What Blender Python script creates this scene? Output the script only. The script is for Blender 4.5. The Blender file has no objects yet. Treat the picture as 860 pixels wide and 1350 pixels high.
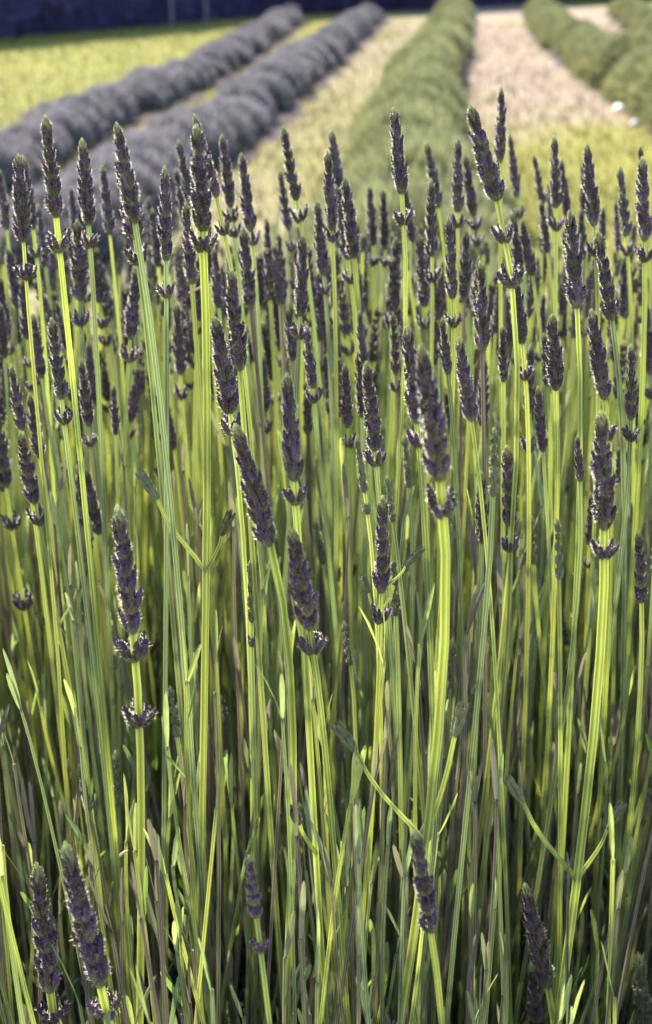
import bpy, math, random
import numpy as np
from mathutils import Vector, Matrix, Quaternion

random.seed(11)
rng = np.random.default_rng(11)
scene = bpy.context.scene
COL = scene.collection
R = math.radians

# ------------------------------------------------------------------ camera
CAM_Z = 1.25
PITCH = R(22.0)
FPX = 1854.0                      # focal length in pixels of the 860 x 1350 photograph
cam_data = bpy.data.cameras.new('camera')
cam = bpy.data.objects.new('camera', cam_data)
COL.objects.link(cam)
cam.location = (0, 0, CAM_Z)
cam.rotation_euler = (R(90) - PITCH, 0, 0)
cam_data.sensor_fit = 'VERTICAL'
cam_data.sensor_height = 24.0
cam_data.lens = 24.0 * FPX / 1350.0
cam_data.clip_start = 0.02
cam_data.clip_end = 2000
cam_data.dof.use_dof = True
cam_data.dof.focus_distance = 0.76
cam_data.dof.aperture_fstop = 6.8
scene.camera = cam

# ------------------------------------------------------------------ light
SUN_EL = R(40)
SUN_AZ = R(-32)                   # measured from +Y towards +X: behind the plants, off to one side
world = bpy.data.worlds.new('World')
scene.world = world
world.use_nodes = True
wn = world.node_tree.nodes
sky = wn.new('ShaderNodeTexSky')
sky.sky_type = 'NISHITA'
sky.sun_disc = False
sky.sun_elevation = SUN_EL
sky.sun_rotation = SUN_AZ
world.node_tree.links.new(sky.outputs[0], wn['Background'].inputs['Color'])
wn['Background'].inputs['Strength'].default_value = 0.15
sun_data = bpy.data.lights.new('sun', 'SUN')
sun_data.energy = 4.8
sun_data.angle = R(0.5)
sun_data.color = (1.0, 0.93, 0.80)
sun = bpy.data.objects.new('sun', sun_data)
COL.objects.link(sun)
sun_vec = Vector((math.sin(SUN_AZ) * math.cos(SUN_EL), math.cos(SUN_AZ) * math.cos(SUN_EL), math.sin(SUN_EL)))
sun.rotation_euler = sun_vec.to_track_quat('Z', 'Y').to_euler()
sun.location = sun_vec * 30
scene.view_settings.view_transform = 'Standard'
scene.view_settings.look = 'None'
scene.view_settings.gamma = 1.0
scene.view_settings.use_curve_mapping = False
scene.view_settings.exposure = 1.85
scene.cycles.max_bounces = 8
scene.cycles.diffuse_bounces = 4
scene.cycles.transmission_bounces = 6

# ------------------------------------------------------------------ helpers
CP, SP = math.cos(PITCH), math.sin(PITCH)


def ray(u, v):
    a, b = (u - 430.0), (675.0 - v)
    return Vector((a, FPX * CP + b * SP, -FPX * SP + b * CP))


def at_depth(u, v, y):
    d = ray(u, v)
    return Vector((0, 0, CAM_Z)) + d * (y / d.y)


def at_height(u, v, z):
    d = ray(u, v)
    return Vector((0, 0, CAM_Z)) + d * ((z - CAM_Z) / d.z)


def mesh_from(name, verts, faces, cols=None, mats=(), fmat=None, smooth=False):
    me = bpy.data.meshes.new(name)
    me.from_pydata([tuple(v) for v in verts] if not isinstance(verts, np.ndarray) else verts.tolist(), [], faces)
    if cols is not None:
        ca = me.color_attributes.new('Col', 'FLOAT_COLOR', 'POINT')
        c = np.ones((len(verts), 4), dtype=np.float32)
        c[:, :3] = np.asarray(cols, dtype=np.float32)[:, :3]
        ca.data.foreach_set('color', c.ravel())
    for m in mats:
        me.materials.append(m)
    if fmat is not None:
        me.polygons.foreach_set('material_index', np.asarray(fmat, dtype=np.int32))
    if smooth:
        me.polygons.foreach_set('use_smooth', np.ones(len(faces), dtype=bool))
    me.update()
    return me


def add_obj(name, me, parent=None, loc=None, mat=None):
    o = bpy.data.objects.new(name, me)
    COL.objects.link(o)
    if parent is not None:
        o.parent = parent
    if loc is not None:
        o.location = loc
    return o


def tag(o, label=None, cat=None, group=None, kind=None):
    if label: o['label'] = label
    if cat: o['category'] = cat
    if group: o['group'] = group
    if kind: o['kind'] = kind
    return o


class Geo:
    """collects vertices, faces, colours and material indices"""
    def __init__(self):
        self.v, self.f, self.c, self.m, self.n = [], [], [], [], 0

    def add(self, v, f, c, m=0):
        v = np.asarray(v, dtype=np.float64).reshape(-1, 3)
        c = np.asarray(c, dtype=np.float64)
        if c.ndim == 1:
            c = np.tile(c, (len(v), 1))
        self.v.append(v)
        self.c.append(c)
        n = self.n
        self.f.extend([tuple(i + n for i in q) for q in f])
        self.m.extend([m] * len(f))
        self.n += len(v)

    def arrays(self):
        return np.concatenate(self.v), self.f, np.concatenate(self.c), self.m

    def mesh(self, name, mats, smooth=False):
        v, f, c, m = self.arrays()
        return mesh_from(name, v, f, c, mats, m, smooth)


def frame_of(d):
    d = np.asarray(d, float)
    d = d / np.linalg.norm(d)
    a = np.array([1.0, 0, 0]) if abs(d[0]) < 0.8 else np.array([0, 1.0, 0])
    s = np.cross(d, a); s /= np.linalg.norm(s)
    t = np.cross(d, s)
    return s, t, d


# ------------------------------------------------------------------ materials
def new_mat(name):
    m = bpy.data.materials.new(name)
    m.use_nodes = True
    nt = m.node_tree
    nt.nodes.clear()
    out = nt.nodes.new('ShaderNodeOutputMaterial')
    return m, nt, out


def plant_material(name, trans=0.35, rough=0.5, spec=0.3, sheen=0.0, trans_tint=(1, 1, 1), noise_scale=120.0, noise_amt=0.35, rand_amt=0.0, stretch=1.0, sheen_rough=0.35):
    m, nt, out = new_mat(name)
    N, L = nt.nodes, nt.links
    att = N.new('ShaderNodeAttribute'); att.attribute_name = 'Col'
    tc = N.new('ShaderNodeTexCoord')
    mp = N.new('ShaderNodeMapping'); mp.inputs['Scale'].default_value = (1, 1, stretch)
    L.new(tc.outputs['Object'], mp.inputs['Vector'])
    nz = N.new('ShaderNodeTexNoise'); nz.inputs['Scale'].default_value = noise_scale; nz.inputs['Detail'].default_value = 4
    L.new(mp.outputs[0], nz.inputs['Vector'])
    mr = N.new('ShaderNodeMapRange')
    mr.inputs['From Min'].default_value = 0.3; mr.inputs['From Max'].default_value = 0.7
    mr.inputs['To Min'].default_value = 1 - noise_amt; mr.inputs['To Max'].default_value = 1 + noise_amt
    L.new(nz.outputs['Fac'], mr.inputs['Value'])
    mul = N.new('ShaderNodeVectorMath'); mul.operation = 'SCALE'
    L.new(att.outputs['Color'], mul.inputs[0]); L.new(mr.outputs[0], mul.inputs['Scale'])
    colsock = mul.outputs[0]
    if rand_amt:
        oi = N.new('ShaderNodeObjectInfo')
        rr = N.new('ShaderNodeMapRange')
        rr.inputs['To Min'].default_value = 1 - rand_amt; rr.inputs['To Max'].default_value = 1 + rand_amt
        L.new(oi.outputs['Random'], rr.inputs['Value'])
        m2 = N.new('ShaderNodeVectorMath'); m2.operation = 'SCALE'
        L.new(colsock, m2.inputs[0]); L.new(rr.outputs[0], m2.inputs['Scale'])
        colsock = m2.outputs[0]
    pb = N.new('ShaderNodeBsdfPrincipled')
    L.new(colsock, pb.inputs['Base Color'])
    pb.inputs['Roughness'].default_value = rough
    pb.inputs['Specular IOR Level'].default_value = spec
    if sheen:
        pb.inputs['Sheen Weight'].default_value = sheen
        pb.inputs['Sheen Roughness'].default_value = sheen_rough
        pb.inputs['Sheen Tint'].default_value = (0.95, 0.95, 0.85, 1)
    bp = N.new('ShaderNodeBump'); bp.inputs['Strength'].default_value = 0.25; bp.inputs['Distance'].default_value = 0.0005
    L.new(nz.outputs['Fac'], bp.inputs['Height']); L.new(bp.outputs[0], pb.inputs['Normal'])
    if trans:
        tr = N.new('ShaderNodeBsdfTranslucent')
        tm = N.new('ShaderNodeVectorMath'); tm.operation = 'MULTIPLY'
        tm.inputs[1].default_value = trans_tint
        L.new(colsock, tm.inputs[0]); L.new(tm.outputs[0], tr.inputs['Color'])
        mx = N.new('ShaderNodeMixShader'); mx.inputs[0].default_value = trans
        L.new(pb.outputs[0], mx.inputs[1]); L.new(tr.outputs[0], mx.inputs[2])
        L.new(mx.outputs[0], out.inputs[0])
    else:
        L.new(pb.outputs[0], out.inputs[0])
    return m


M_STEM = plant_material('stem_green', trans=0.58, rough=0.42, spec=0.4, sheen=.25, trans_tint=(2.08, 2.12, 1.72), noise_scale=60, noise_amt=0.22, stretch=0.15)
M_CALYX = plant_material('calyx_purple', trans=0.12, rough=0.65, spec=0.2, sheen=0.2, noise_scale=400, noise_amt=0.3, rand_amt=0.25, sheen_rough=0.22)
M_FUZZ = plant_material('pale_fuzz', trans=0.9, rough=0.7, spec=0.2, noise_amt=0.1)
M_LEAF = plant_material('leaf_green', trans=0.45, rough=0.5, spec=0.3, trans_tint=(1.2, 1.35, 0.7), noise_scale=90, noise_amt=0.2)
M_BUSH = plant_material('bush_foliage', trans=0.3, rough=0.6, spec=0.2, noise_scale=8, noise_amt=0.25, rand_amt=0.15)
M_HEDGE = plant_material('hedge_foliage', trans=0.1, rough=0.7, spec=0.1, noise_scale=3, noise_amt=0.2)
M_GRASS = plant_material('grass_blades', trans=0.35, rough=0.6, spec=0.15, noise_scale=2.0, noise_amt=0.15)
M_WOOD = plant_material('dark_woody_litter', trans=0.0, rough=0.9, spec=0.1, noise_scale=60, noise_amt=0.5)


def ground_material():
    m, nt, out = new_mat('field_ground')
    N, L = nt.nodes, nt.links
    att = N.new('ShaderNodeAttribute'); att.attribute_name = 'Col'
    tc = N.new('ShaderNodeTexCoord')
    n1 = N.new('ShaderNodeTexNoise'); n1.inputs['Scale'].default_value = 1.4; n1.inputs['Detail'].default_value = 8; n1.inputs['Roughness'].default_value = 0.65
    n2 = N.new('ShaderNodeTexNoise'); n2.inputs['Scale'].default_value = 22; n2.inputs['Detail'].default_value = 6
    L.new(tc.outputs['Object'], n1.inputs['Vector']); L.new(tc.outputs['Object'], n2.inputs['Vector'])
    r1 = N.new('ShaderNodeMapRange'); r1.inputs['From Min'].default_value = .3; r1.inputs['From Max'].default_value = .7; r1.inputs['To Min'].default_value = .82; r1.inputs['To Max'].default_value = 1.15
    r2 = N.new('ShaderNodeMapRange'); r2.inputs['From Min'].default_value = .3; r2.inputs['From Max'].default_value = .7; r2.inputs['To Min'].default_value = .8; r2.inputs['To Max'].default_value = 1.2
    L.new(n1.outputs['Fac'], r1.inputs[0]); L.new(n2.outputs['Fac'], r2.inputs[0])
    mm = N.new('ShaderNodeMath'); mm.operation = 'MULTIPLY'
    L.new(r1.outputs[0], mm.inputs[0]); L.new(r2.outputs[0], mm.inputs[1])
    sc = N.new('ShaderNodeVectorMath'); sc.operation = 'SCALE'
    L.new(att.outputs['Color'], sc.inputs[0]); L.new(mm.outputs[0], sc.inputs['Scale'])
    pb = N.new('ShaderNodeBsdfPrincipled'); pb.inputs['Roughness'].default_value = .95; pb.inputs['Specular IOR Level'].default_value = .1
    L.new(sc.outputs[0], pb.inputs['Base Color'])
    bp = N.new('ShaderNodeBump'); bp.inputs['Strength'].default_value = .6; bp.inputs['Distance'].default_value = .03
    L.new(n2.outputs['Fac'], bp.inputs['Height']); L.new(bp.outputs[0], pb.inputs['Normal'])
    L.new(pb.outputs[0], out.inputs[0])
    return m


M_GROUND = ground_material()


def plain_material(name, col, rough=0.8, noise=30, amt=0.25):
    m, nt, out = new_mat(name)
    N, L = nt.nodes, nt.links
    tc = N.new('ShaderNodeTexCoord')
    nz = N.new('ShaderNodeTexNoise'); nz.inputs['Scale'].default_value = noise; nz.inputs['Detail'].default_value = 5
    L.new(tc.outputs['Object'], nz.inputs['Vector'])
    cr = N.new('ShaderNodeValToRGB')
    cr.color_ramp.elements[0].position = .3; cr.color_ramp.elements[1].position = .7
    cr.color_ramp.elements[0].color = tuple(c * (1 - amt) for c in col) + (1,)
    cr.color_ramp.elements[1].color = tuple(min(1, c * (1 + amt)) for c in col) + (1,)
    L.new(nz.outputs['Fac'], cr.inputs[0])
    pb = N.new('ShaderNodeBsdfPrincipled'); pb.inputs['Roughness'].default_value = rough
    L.new(cr.outputs[0], pb.inputs['Base Color'])
    L.new(pb.outputs[0], out.inputs[0])
    return m


M_STONE = plain_material('pale_stone', (.62, .60, .58))
M_POST = plain_material('weathered_wood', (.16, .15, .17), noise=60)
M_STRAW = plain_material('dry_straw', (.55, .36, .18), noise=200)

# ------------------------------------------------------------------ field layout (row centre lines)
ROW_PX = {
    'a': [(-60, 222), (30, 174), (100, 137), (200, 101), (300, 60), (350, 30), (385, 11)],
    'b': [(40, 292), (140, 232), (200, 192), (300, 138), (350, 102), (405, 66), (450, 36), (487, 10)],
    'c': [(545, 260), (541, 200), (545, 130), (560, 90), (576, 60), (595, 20), (602, 3)],
    'd': [(988, 172), (912, 128), (840, 88), (780, 62), (738, 35), (712, 4)],
    'e': [(960, 82), (905, 52), (862, 28), (820, 4)],
}
ROWS = {k: [at_height(u, v, 0.2) for u, v in p] for k, p in ROW_PX.items()}
ROWS['c'].insert(0, Vector((-0.04, 2.15, 0.2)))
EDGE_PX = [(-700, 112), (-300, 82), (0, 55), (160, 41), (330, 25), (540, 17), (660, 10), (790, 2), (1100, -12), (1500, -22)]
EDGE = [at_height(u, v, 0.0) for u, v in EDGE_PX]


def row_x(k, y):
    p = ROWS[k]
    if y <= p[0].y:
        a, b = p[0], p[1]
    elif y >= p[-1].y:
        a, b = p[-2], p[-1]
    else:
        for a, b in zip(p, p[1:]):
            if a.y <= y <= b.y:
                break
    t = (y - a.y) / (b.y - a.y)
    return a.x + (b.x - a.x) * t


def edge_y(x):
    for a, b in zip(EDGE, EDGE[1:]):
        if a.x <= x <= b.x:
            return a.y + (b.y - a.y) * (x - a.x) / (b.x - a.x)
    return EDGE[0].y if x < EDGE[0].x else EDGE[-1].y


def hash_noise(x, y, s, seed=0):
    """smooth value noise"""
    x = x * s + seed * 17.3; y = y * s - seed * 9.1
    xi, yi = math.floor(x), math.floor(y)
    fx, fy = x - xi, y - yi
    fx = fx * fx * (3 - 2 * fx); fy = fy * fy * (3 - 2 * fy)

    def h(a, b):
        q = math.sin(a * 127.1 + b * 311.7 + seed * 74.7) * 43758.5453
        return q - math.floor(q)
    return (h(xi, yi) * (1 - fx) + h(xi + 1, yi) * fx) * (1 - fy) + (h(xi, yi + 1) * (1 - fx) + h(xi + 1, yi + 1) * fx) * fy


GREEN = np.array((.172, .168, .032))
LIME = np.array((.166, .168, .032))
TAN = np.array((.245, .190, .140))
STRAW = np.array((.220, .190, .066))
SOIL = np.array((.07, .05, .06))


def ground_colour(x, y):
    n = hash_noise(x, y * .5, 1.6, 3); n2 = hash_noise(x, y, .6, 5)
    if y > 32 or y < 2 or abs(x) > 20:
        return GREEN * (.8 + .4 * n)
    xa, xb, xc, xd = (row_x(k, y) for k in 'abcd')
    if x < xa:
        c = LIME * (1 - .45 * n) + STRAW * .45 * n
    elif x < xb:
        k = min(1, max(0, (n - .35) * 2.2))
        c = GREEN * (1 - .6 * k) + STRAW * .6 * k
    elif x < xc:
        k = min(1, max(0, .25 + .5 * n + .25 * (n2 - .5) - .03 * (9 - y if y < 9 else 0)))
        c = LIME * (1 - k) * .95 + TAN * k
    else:
        k = min(1, max(0, (y - 9.6) / 2.2 + (n - .5) * .9))
        if n > .66 and y > 10: k *= .72
        c = (GREEN * .72 + STRAW * .24) * (1 - k) + TAN * k
    return c * (.9 + .2 * n2)


# ---- ground sheet: fine near the camera, one coarse skirt out to the horizon
xs = np.concatenate([[-900, -300, -100, -40], np.arange(-20, 20.01, .25), [40, 100, 300, 900]])
ys = np.concatenate([[-900, -200, -50, -10], np.arange(-2, 40.01, .25), [60, 120, 300, 900]])
gv, gc = [], []
for yy in ys:
    for xx in xs:
        gv.append((xx, yy, 0.0)); gc.append(ground_colour(xx, yy))
nx = len(xs)
gf = [(j * nx + i, j * nx + i + 1, (j + 1) * nx + i + 1, (j + 1) * nx + i) for j in range(len(ys) - 1) for i in range(nx - 1)]
tag(add_obj('ground', mesh_from('ground', np.array(gv), gf, gc, [M_GROUND])), 'sunlit grassy field with dry tan strips between the lavender rows', 'ground', kind='structure')

# ---- strips of dark earth under each row
for k in 'abcde':
    p = ROWS[k]
    g = Geo()
    y0, y1 = p[0].y - .3, p[-1].y + .4
    st = np.arange(y0, y1, .25)
    vv = []
    for i, yy in enumerate(st):
        w = .33 + .05 * math.sin(yy * 5.1) + .04 * math.sin(yy * 11.7)
        cx = row_x(k, yy)
        vv += [(cx - w, yy, .004), (cx + w + .05, yy, .004)]
    g.add(vv, [(2 * i, 2 * i + 1, 2 * i + 3, 2 * i + 2) for i in range(len(st) - 1)], SOIL)
    tag(add_obj('soil_strip', g.mesh('soil_strip', [M_WOOD])), kind='structure', label='strip of dark earth under a lavender row', cat='soil')

# ---- grass blades over the strips
N = 46000
P = np.empty((0, 2))
yy = 4.5 + (rng.random(N) ** 1.2) * 21
xx = (rng.random(N) - .5) * (yy * .62 + 2.0) + .3
gv, gf, gc = [], [], []
n = 0
for x, y in zip(xx, yy):
    if y > edge_y(x) + .3:
        continue
    if any(abs(x - row_x(k, y)) < .2 for k in 'abcde' if y < ROWS[k][-1].y):
        continue
    h = .03 + .05 * random.random(); a = random.random() * 6.283; w = .004 + .004 * random.random()
    dx, dy = math.cos(a) * w, math.sin(a) * w
    lx, ly = random.gauss(0, .025), random.gauss(0, .025)
    gv += [(x - dx, y - dy, -.003), (x + dx, y + dy, -.003), (x + lx, y + ly, h)]
    gf.append((n, n + 1, n + 2)); n += 3
    c = ground_colour(x, y) * (.6 + .55 * random.random())
    gc += [c * .85, c * .85, c]
tag(add_obj('grass', mesh_from('grass', np.array(gv), gf, gc, [M_GRASS])), 'short yellow-green grass between the lavender rows', 'grass', kind='stuff')


# ------------------------------------------------------------------ far dark hedge
def hedge():
    root = tag(add_obj('hedge', None, loc=(EDGE[3].x, EDGE[3].y + 1.2, 0)), 'dark shaded hedge closing off the far end of the field', 'hedge')
    o = np.array(root.location)
    g = Geo()
    pts = [np.array((p.x, p.y + 1.15, 0)) for p in EDGE]
    core_v, core_f = [], []
    prof = [(-.05, 0), (-.35, .5), (-.4, 1.1), (-.25, 1.6), (.3, 1.85), (.9, 1.5), (1.0, .6), (.9, 0)]
    seg = []
    for a, b in zip(pts, pts[1:]):
        m = max(2, int(np.linalg.norm(b - a) / .6))
        for i in range(m):
            seg.append(a + (b - a) * i / m)
    seg.append(pts[-1])
    for i, s in enumerate(seg):
        for (dy, z) in prof:
            core_v.append((s[0] + random.gauss(0, .05), s[1] + dy + random.gauss(0, .08), max(0, z + (random.gauss(0, .1) if z else 0))))
    k = len(prof)
    for i in range(len(seg) - 1):
        for j in range(k - 1):
            core_f.append((i * k + j, i * k + j + 1, (i + 1) * k + j + 1, (i + 1) * k + j))
    g.add(np.array(core_v) - o, core_f, np.array((.036, .030, .075)))  # navy base colour holds the bluish tint of backlit shade
    lv, lf, lc = [], [], []
    n = 0
    for _ in range(26000):
        s = random.choice(seg)
        if abs(s[0]) > 14: continue
        t = random.random()
        z = t * 1.8
        x = s[0] + (random.random() - .5) * .9; y = s[1] - .1 - .38 * math.sin(min(1, t * 1.3) * 2.6) + random.gauss(0, .08)
        r = .03 + .05 * random.random()
        q = rng.normal(size=(2, 3)); q /= np.linalg.norm(q, axis=1)[:, None]
        c = np.array((x, y, z))
        lv += [c - q[0] * r, c + q[1] * r * .6, c + q[0] * r, c - q[1] * r * .6]
        lf.append((n, n + 1, n + 2, n + 3)); n += 4
        lc += [np.array((.050, .042, .105)) * (.5 + random.random())] * 4  # leaves too have the blue of the shaded side in their colour
    g2 = Geo(); g2.add(np.array(lv) - o, lf, np.array(lc))
    add_obj('inner_growth', g.mesh('inner_growth', [M_HEDGE]), root)
    f = add_obj('foliage', g2.mesh('foliage', [M_HEDGE]), root); f['kind'] = 'stuff'


hedge()

for i, (u, v, h) in enumerate([(227, 37, .55), (272, 34, .48)]):
    b = at_height(u, v, 0)
    g = Geo()
    w = .018
    vs, fs = [], []
    for z, s in ((-.05, 1.05), (0, 1.05), (h * .5, 1.0), (h, .95), (h + .03, .5)):
        for k in range(6):
            a = k * math.pi / 3 + .2
            vs.append((math.cos(a) * w * s, math.sin(a) * w * s, z))
    for j in range(4):
        for k in range(6):
            fs.append((j * 6 + k, j * 6 + (k + 1) % 6, (j + 1) * 6 + (k + 1) % 6, (j + 1) * 6 + k))
    fs.append(tuple(range(24, 30)))
    g.add(vs, fs, (.3, .3, .3))
    o = add_obj('fence_post', g.mesh('fence_post', [M_POST]), loc=(b.x, b.y, 0))
    tag(o, ['taller weathered post standing before the dark hedge', 'shorter weathered post standing before the dark hedge'][i], 'post', 'posts along the dark hedge')


# ------------------------------------------------------------------ lavender bushes of the far rows
def bush_meshes(kind, seed):
    r = np.random.default_rng(seed)
    core, blades, spikes = Geo(), Geo(), Geo()
    # inner body: lumpy dome
    nu, nv = 14, 7
    vs = []
    for j in range(nv + 1):
        ph = j / nv * math.pi / 2
        for i in range(nu):
            th = i / nu * 6.283
            rr = .80 + .10 * math.sin(3 * th + seed) + .06 * r.normal()
            vs.append((math.cos(th) * math.cos(ph) * rr, math.sin(th) * math.cos(ph) * rr, math.sin(ph) * .78 + .02 * r.normal() if j else -.02))
    fs = [(j * nu + i, j * nu + (i + 1) % nu, (j + 1) * nu + (i + 1) % nu, (j + 1) * nu + i) for j in range(nv) for i in range(nu)]
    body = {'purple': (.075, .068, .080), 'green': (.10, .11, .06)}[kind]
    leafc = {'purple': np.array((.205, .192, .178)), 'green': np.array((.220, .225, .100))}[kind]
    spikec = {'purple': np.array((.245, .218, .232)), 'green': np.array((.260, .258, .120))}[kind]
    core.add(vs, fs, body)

    def blade(g, n, z0, ln, wd, colr):
        th = r.random(n) * 6.283
        cz = r.random(n) ** .8
        rad = np.sqrt(np.maximum(0, 1 - cz ** 2))
        d = np.stack([np.cos(th) * rad, np.sin(th) * rad, cz], 1)
        lump = .86 + .10 * np.sin(3 * th + seed)[:, None]
        base = d * np.array((.80, .80, .76)) * lump
        up = d * np.array((.8, .8, 1)) + np.array((0, 0, .55)) + r.normal(size=(n, 3)) * .22
        up /= np.linalg.norm(up, axis=1)[:, None]
        side = np.cross(up, r.normal(size=(n, 3))); side /= np.linalg.norm(side, axis=1)[:, None]
        L = ln * (.6 + .7 * r.random(n))[:, None]
        b0 = base - up * .04
        v = np.stack([b0 - side * wd * .5, b0 + side * wd * .5, base + up * L * .65 + side * wd * .6, base + up * L, base + up * L * .65 - side * wd * .6], 1)
        f = [(5 * i, 5 * i + 1, 5 * i + 2, 5 * i + 3, 5 * i + 4) for i in range(n)]
        c = np.repeat(colr[None] * (.65 + .7 * r.random((n, 1))), 5, axis=0)
        g.add(v.reshape(-1, 3), f, c)
    blade(blades, 2600, 0, .24, .026, leafc)
    blade(spikes, 1900, 0, .32, .022, spikec)
    return (core.mesh('bush_body_' + kind, [M_BUSH]), blades.mesh('bush_leaves_' + kind, [M_BUSH]), spikes.mesh('bush_flowers_' + kind, [M_BUSH]))


def ordinal(n):
    return str(n) + ('th' if 10 <= n % 100 <= 20 else {1: 'st', 2: 'nd', 3: 'rd'}.get(n % 10, 'th'))


BUSH = {k: [bush_meshes(k, s) for s in ((1, 2, 3) if k == 'purple' else (4, 5, 6))] for k in ('purple', 'green')}
ROW_INFO = {
    'a': ('purple', 'NTH bush from the dark hedge in the grey-purple lavender row bordering open grass', 'bushes of the purple row by the open grass', .235, .22, .46),
    'b': ('purple', 'NTH bush from the dark hedge in the grey-purple lavender row bordering the dry strip', 'bushes of the purple row beside the dry strip', .25, .235, .46),
    'c': ('green', 'NTH bush from the dark hedge in the green lavender row behind the tall spikes', 'bushes of the green row behind the spikes', .29, .30, .44),
    'd': ('green', 'NTH bush from the dark hedge in the green lavender row edged with pale stones', 'bushes of the green row edged with stones', .27, .29, .46),
    'e': ('green', 'NTH bush from the dark hedge in the green row past the stone-edged one', 'bushes of the last green row', .26, .28, .46),
}
for k in 'abcde':
    kind, label, group, rx, hz, step = ROW_INFO[k]
    y = ROWS[k][0].y
    bushes = []
    while y < ROWS[k][-1].y:
        near = max(0, 1 - (y - 2) / 10) if k == 'c' else 0
        s = rx * random.uniform(.82, 1.2) * (1 + .55 * near)
        h = hz * random.uniform(.78, 1.2) * (1 + .45 * near)
        if k == 'c' and y < 2.8:
            s *= 1.6; h *= 1.45
        if k == 'd' and y < 15.5:
            s *= 1.4; h *= 1.3
        root = add_obj('lavender_bush', None, loc=(row_x(k, y) + random.gauss(0, .03), y, 0))
        root.rotation_euler.z = random.gauss(0, .3) + (math.pi if random.random() < .5 else 0)
        root.scale = (s / .9, s / .9 * random.uniform(1.0, 1.25), h / .85)
        bushes.append(root)
        b, l, f = random.choice(BUSH[kind])
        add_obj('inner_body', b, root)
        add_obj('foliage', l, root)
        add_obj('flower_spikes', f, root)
        y += step * random.uniform(.62, 1.0)
    for i, root in enumerate(reversed(bushes)):
        tag(root, label.replace('NTH', ordinal(i + 1)), 'lavender bush', group)

# ---- pale stones along the rows
stones = [(818, 146, .055, 'd'), (800, 131, .04, 'd'), (838, 166, .05, 'd'), (786, 118, .035, 'd'), (845, 58, .045, 'e'), (214, 126, .04, 'a'), (312, 178, .045, 'b'), (300, 186, .03, 'b'), (728, 88, .03, 'd')]
for i, (u, v, s, k) in enumerate(stones):
    b = at_height(u, v, 0)
    g = Geo(); vs, fs = [], []
    nu, nv = 8, 5
    for j in range(nv + 1):
        ph = (j / nv - .5) * math.pi
        for q in range(nu):
            th = q / nu * 6.283
            rr = s * (1 + .18 * math.sin(2 * th + i) + random.gauss(0, .06))
            vs.append((math.cos(th) * math.cos(ph) * rr * 1.2, math.sin(th) * math.cos(ph) * rr * .9, math.sin(ph) * rr * .6))
    for j in range(nv):
        for q in range(nu):
            fs.append((j * nu + q, j * nu + (q + 1) % nu, (j + 1) * nu + (q + 1) % nu, (j + 1) * nu + q))
    g.add(vs, fs, (.6, .6, .6))
    o = add_obj('pale_stone', g.mesh('pale_stone', [M_STONE], True), loc=(b.x, b.y, s * .3))
    o.rotation_euler.z = random.random() * 3
    tag(o, {'d': 'small pale stone at the foot of the stone-edged green row', 'e': 'pale stone at the foot of the last short green row',
            'a': 'pale stone at the foot of the purple row by the open grass', 'b': 'pale stone at the foot of the purple row beside the dry strip'}[k], 'stone', 'pale stones along row ' + {'a': 'by the grass', 'b': 'by the dry strip', 'd': 'with the stone edge', 'e': 'at the far corner'}[k])

# ------------------------------------------------------------------ lavender plant in front: mound
DOME_C = (-.03, 1.0)


def dome_z(x, y):
    q = 1 - ((x - DOME_C[0]) / 1.05) ** 2 - ((y - DOME_C[1]) / .92) ** 2
    return .44 * math.sqrt(max(0.0, q))


def clampd(x, y):
    dx, dy = (x - DOME_C[0]) / 1.05, (y - DOME_C[1]) / .92
    r = math.hypot(dx, dy)
    if r > .97:
        dx *= .97 / r; dy *= .97 / r
    return DOME_C[0] + dx * 1.05, DOME_C[1] + dy * .92


LEAF_COLS = [np.array(c) for c in ((.16, .22, .09), (.20, .27, .09), (.13, .17, .10), (.24, .34, .07), (.12, .12, .09))]


def leaf_geo(g, base, d, L, w, col, seed_side=None):
    s, t, d = frame_of(d)
    a = random.random() * 6.283
    side = s * math.cos(a) + t * math.sin(a)
    nrm = np.cross(side, d)
    b = np.asarray(base, float)
    bend = nrm * L * random.uniform(-.12, .18)
    pts = [(0, .35), (.3, .9), (.7, 1.0), (.93, .6)]
    vs = []
    for q, ww in pts:
        c = b + d * L * q + bend * q * q
        vs += [c - side * w * ww * .5, c + nrm * w * -.12, c + side * w * ww * .5]
    vs.append(b + d * L + bend)
    fs = []
    for i in range(3):
        for k in range(2):
            fs.append((3 * i + k, 3 * i + k + 1, 3 * i + 4 + k, 3 * i + 3 + k))
    fs += [(9, 10, 12), (10, 11, 12)]
    g.add(vs, fs, col)


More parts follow.
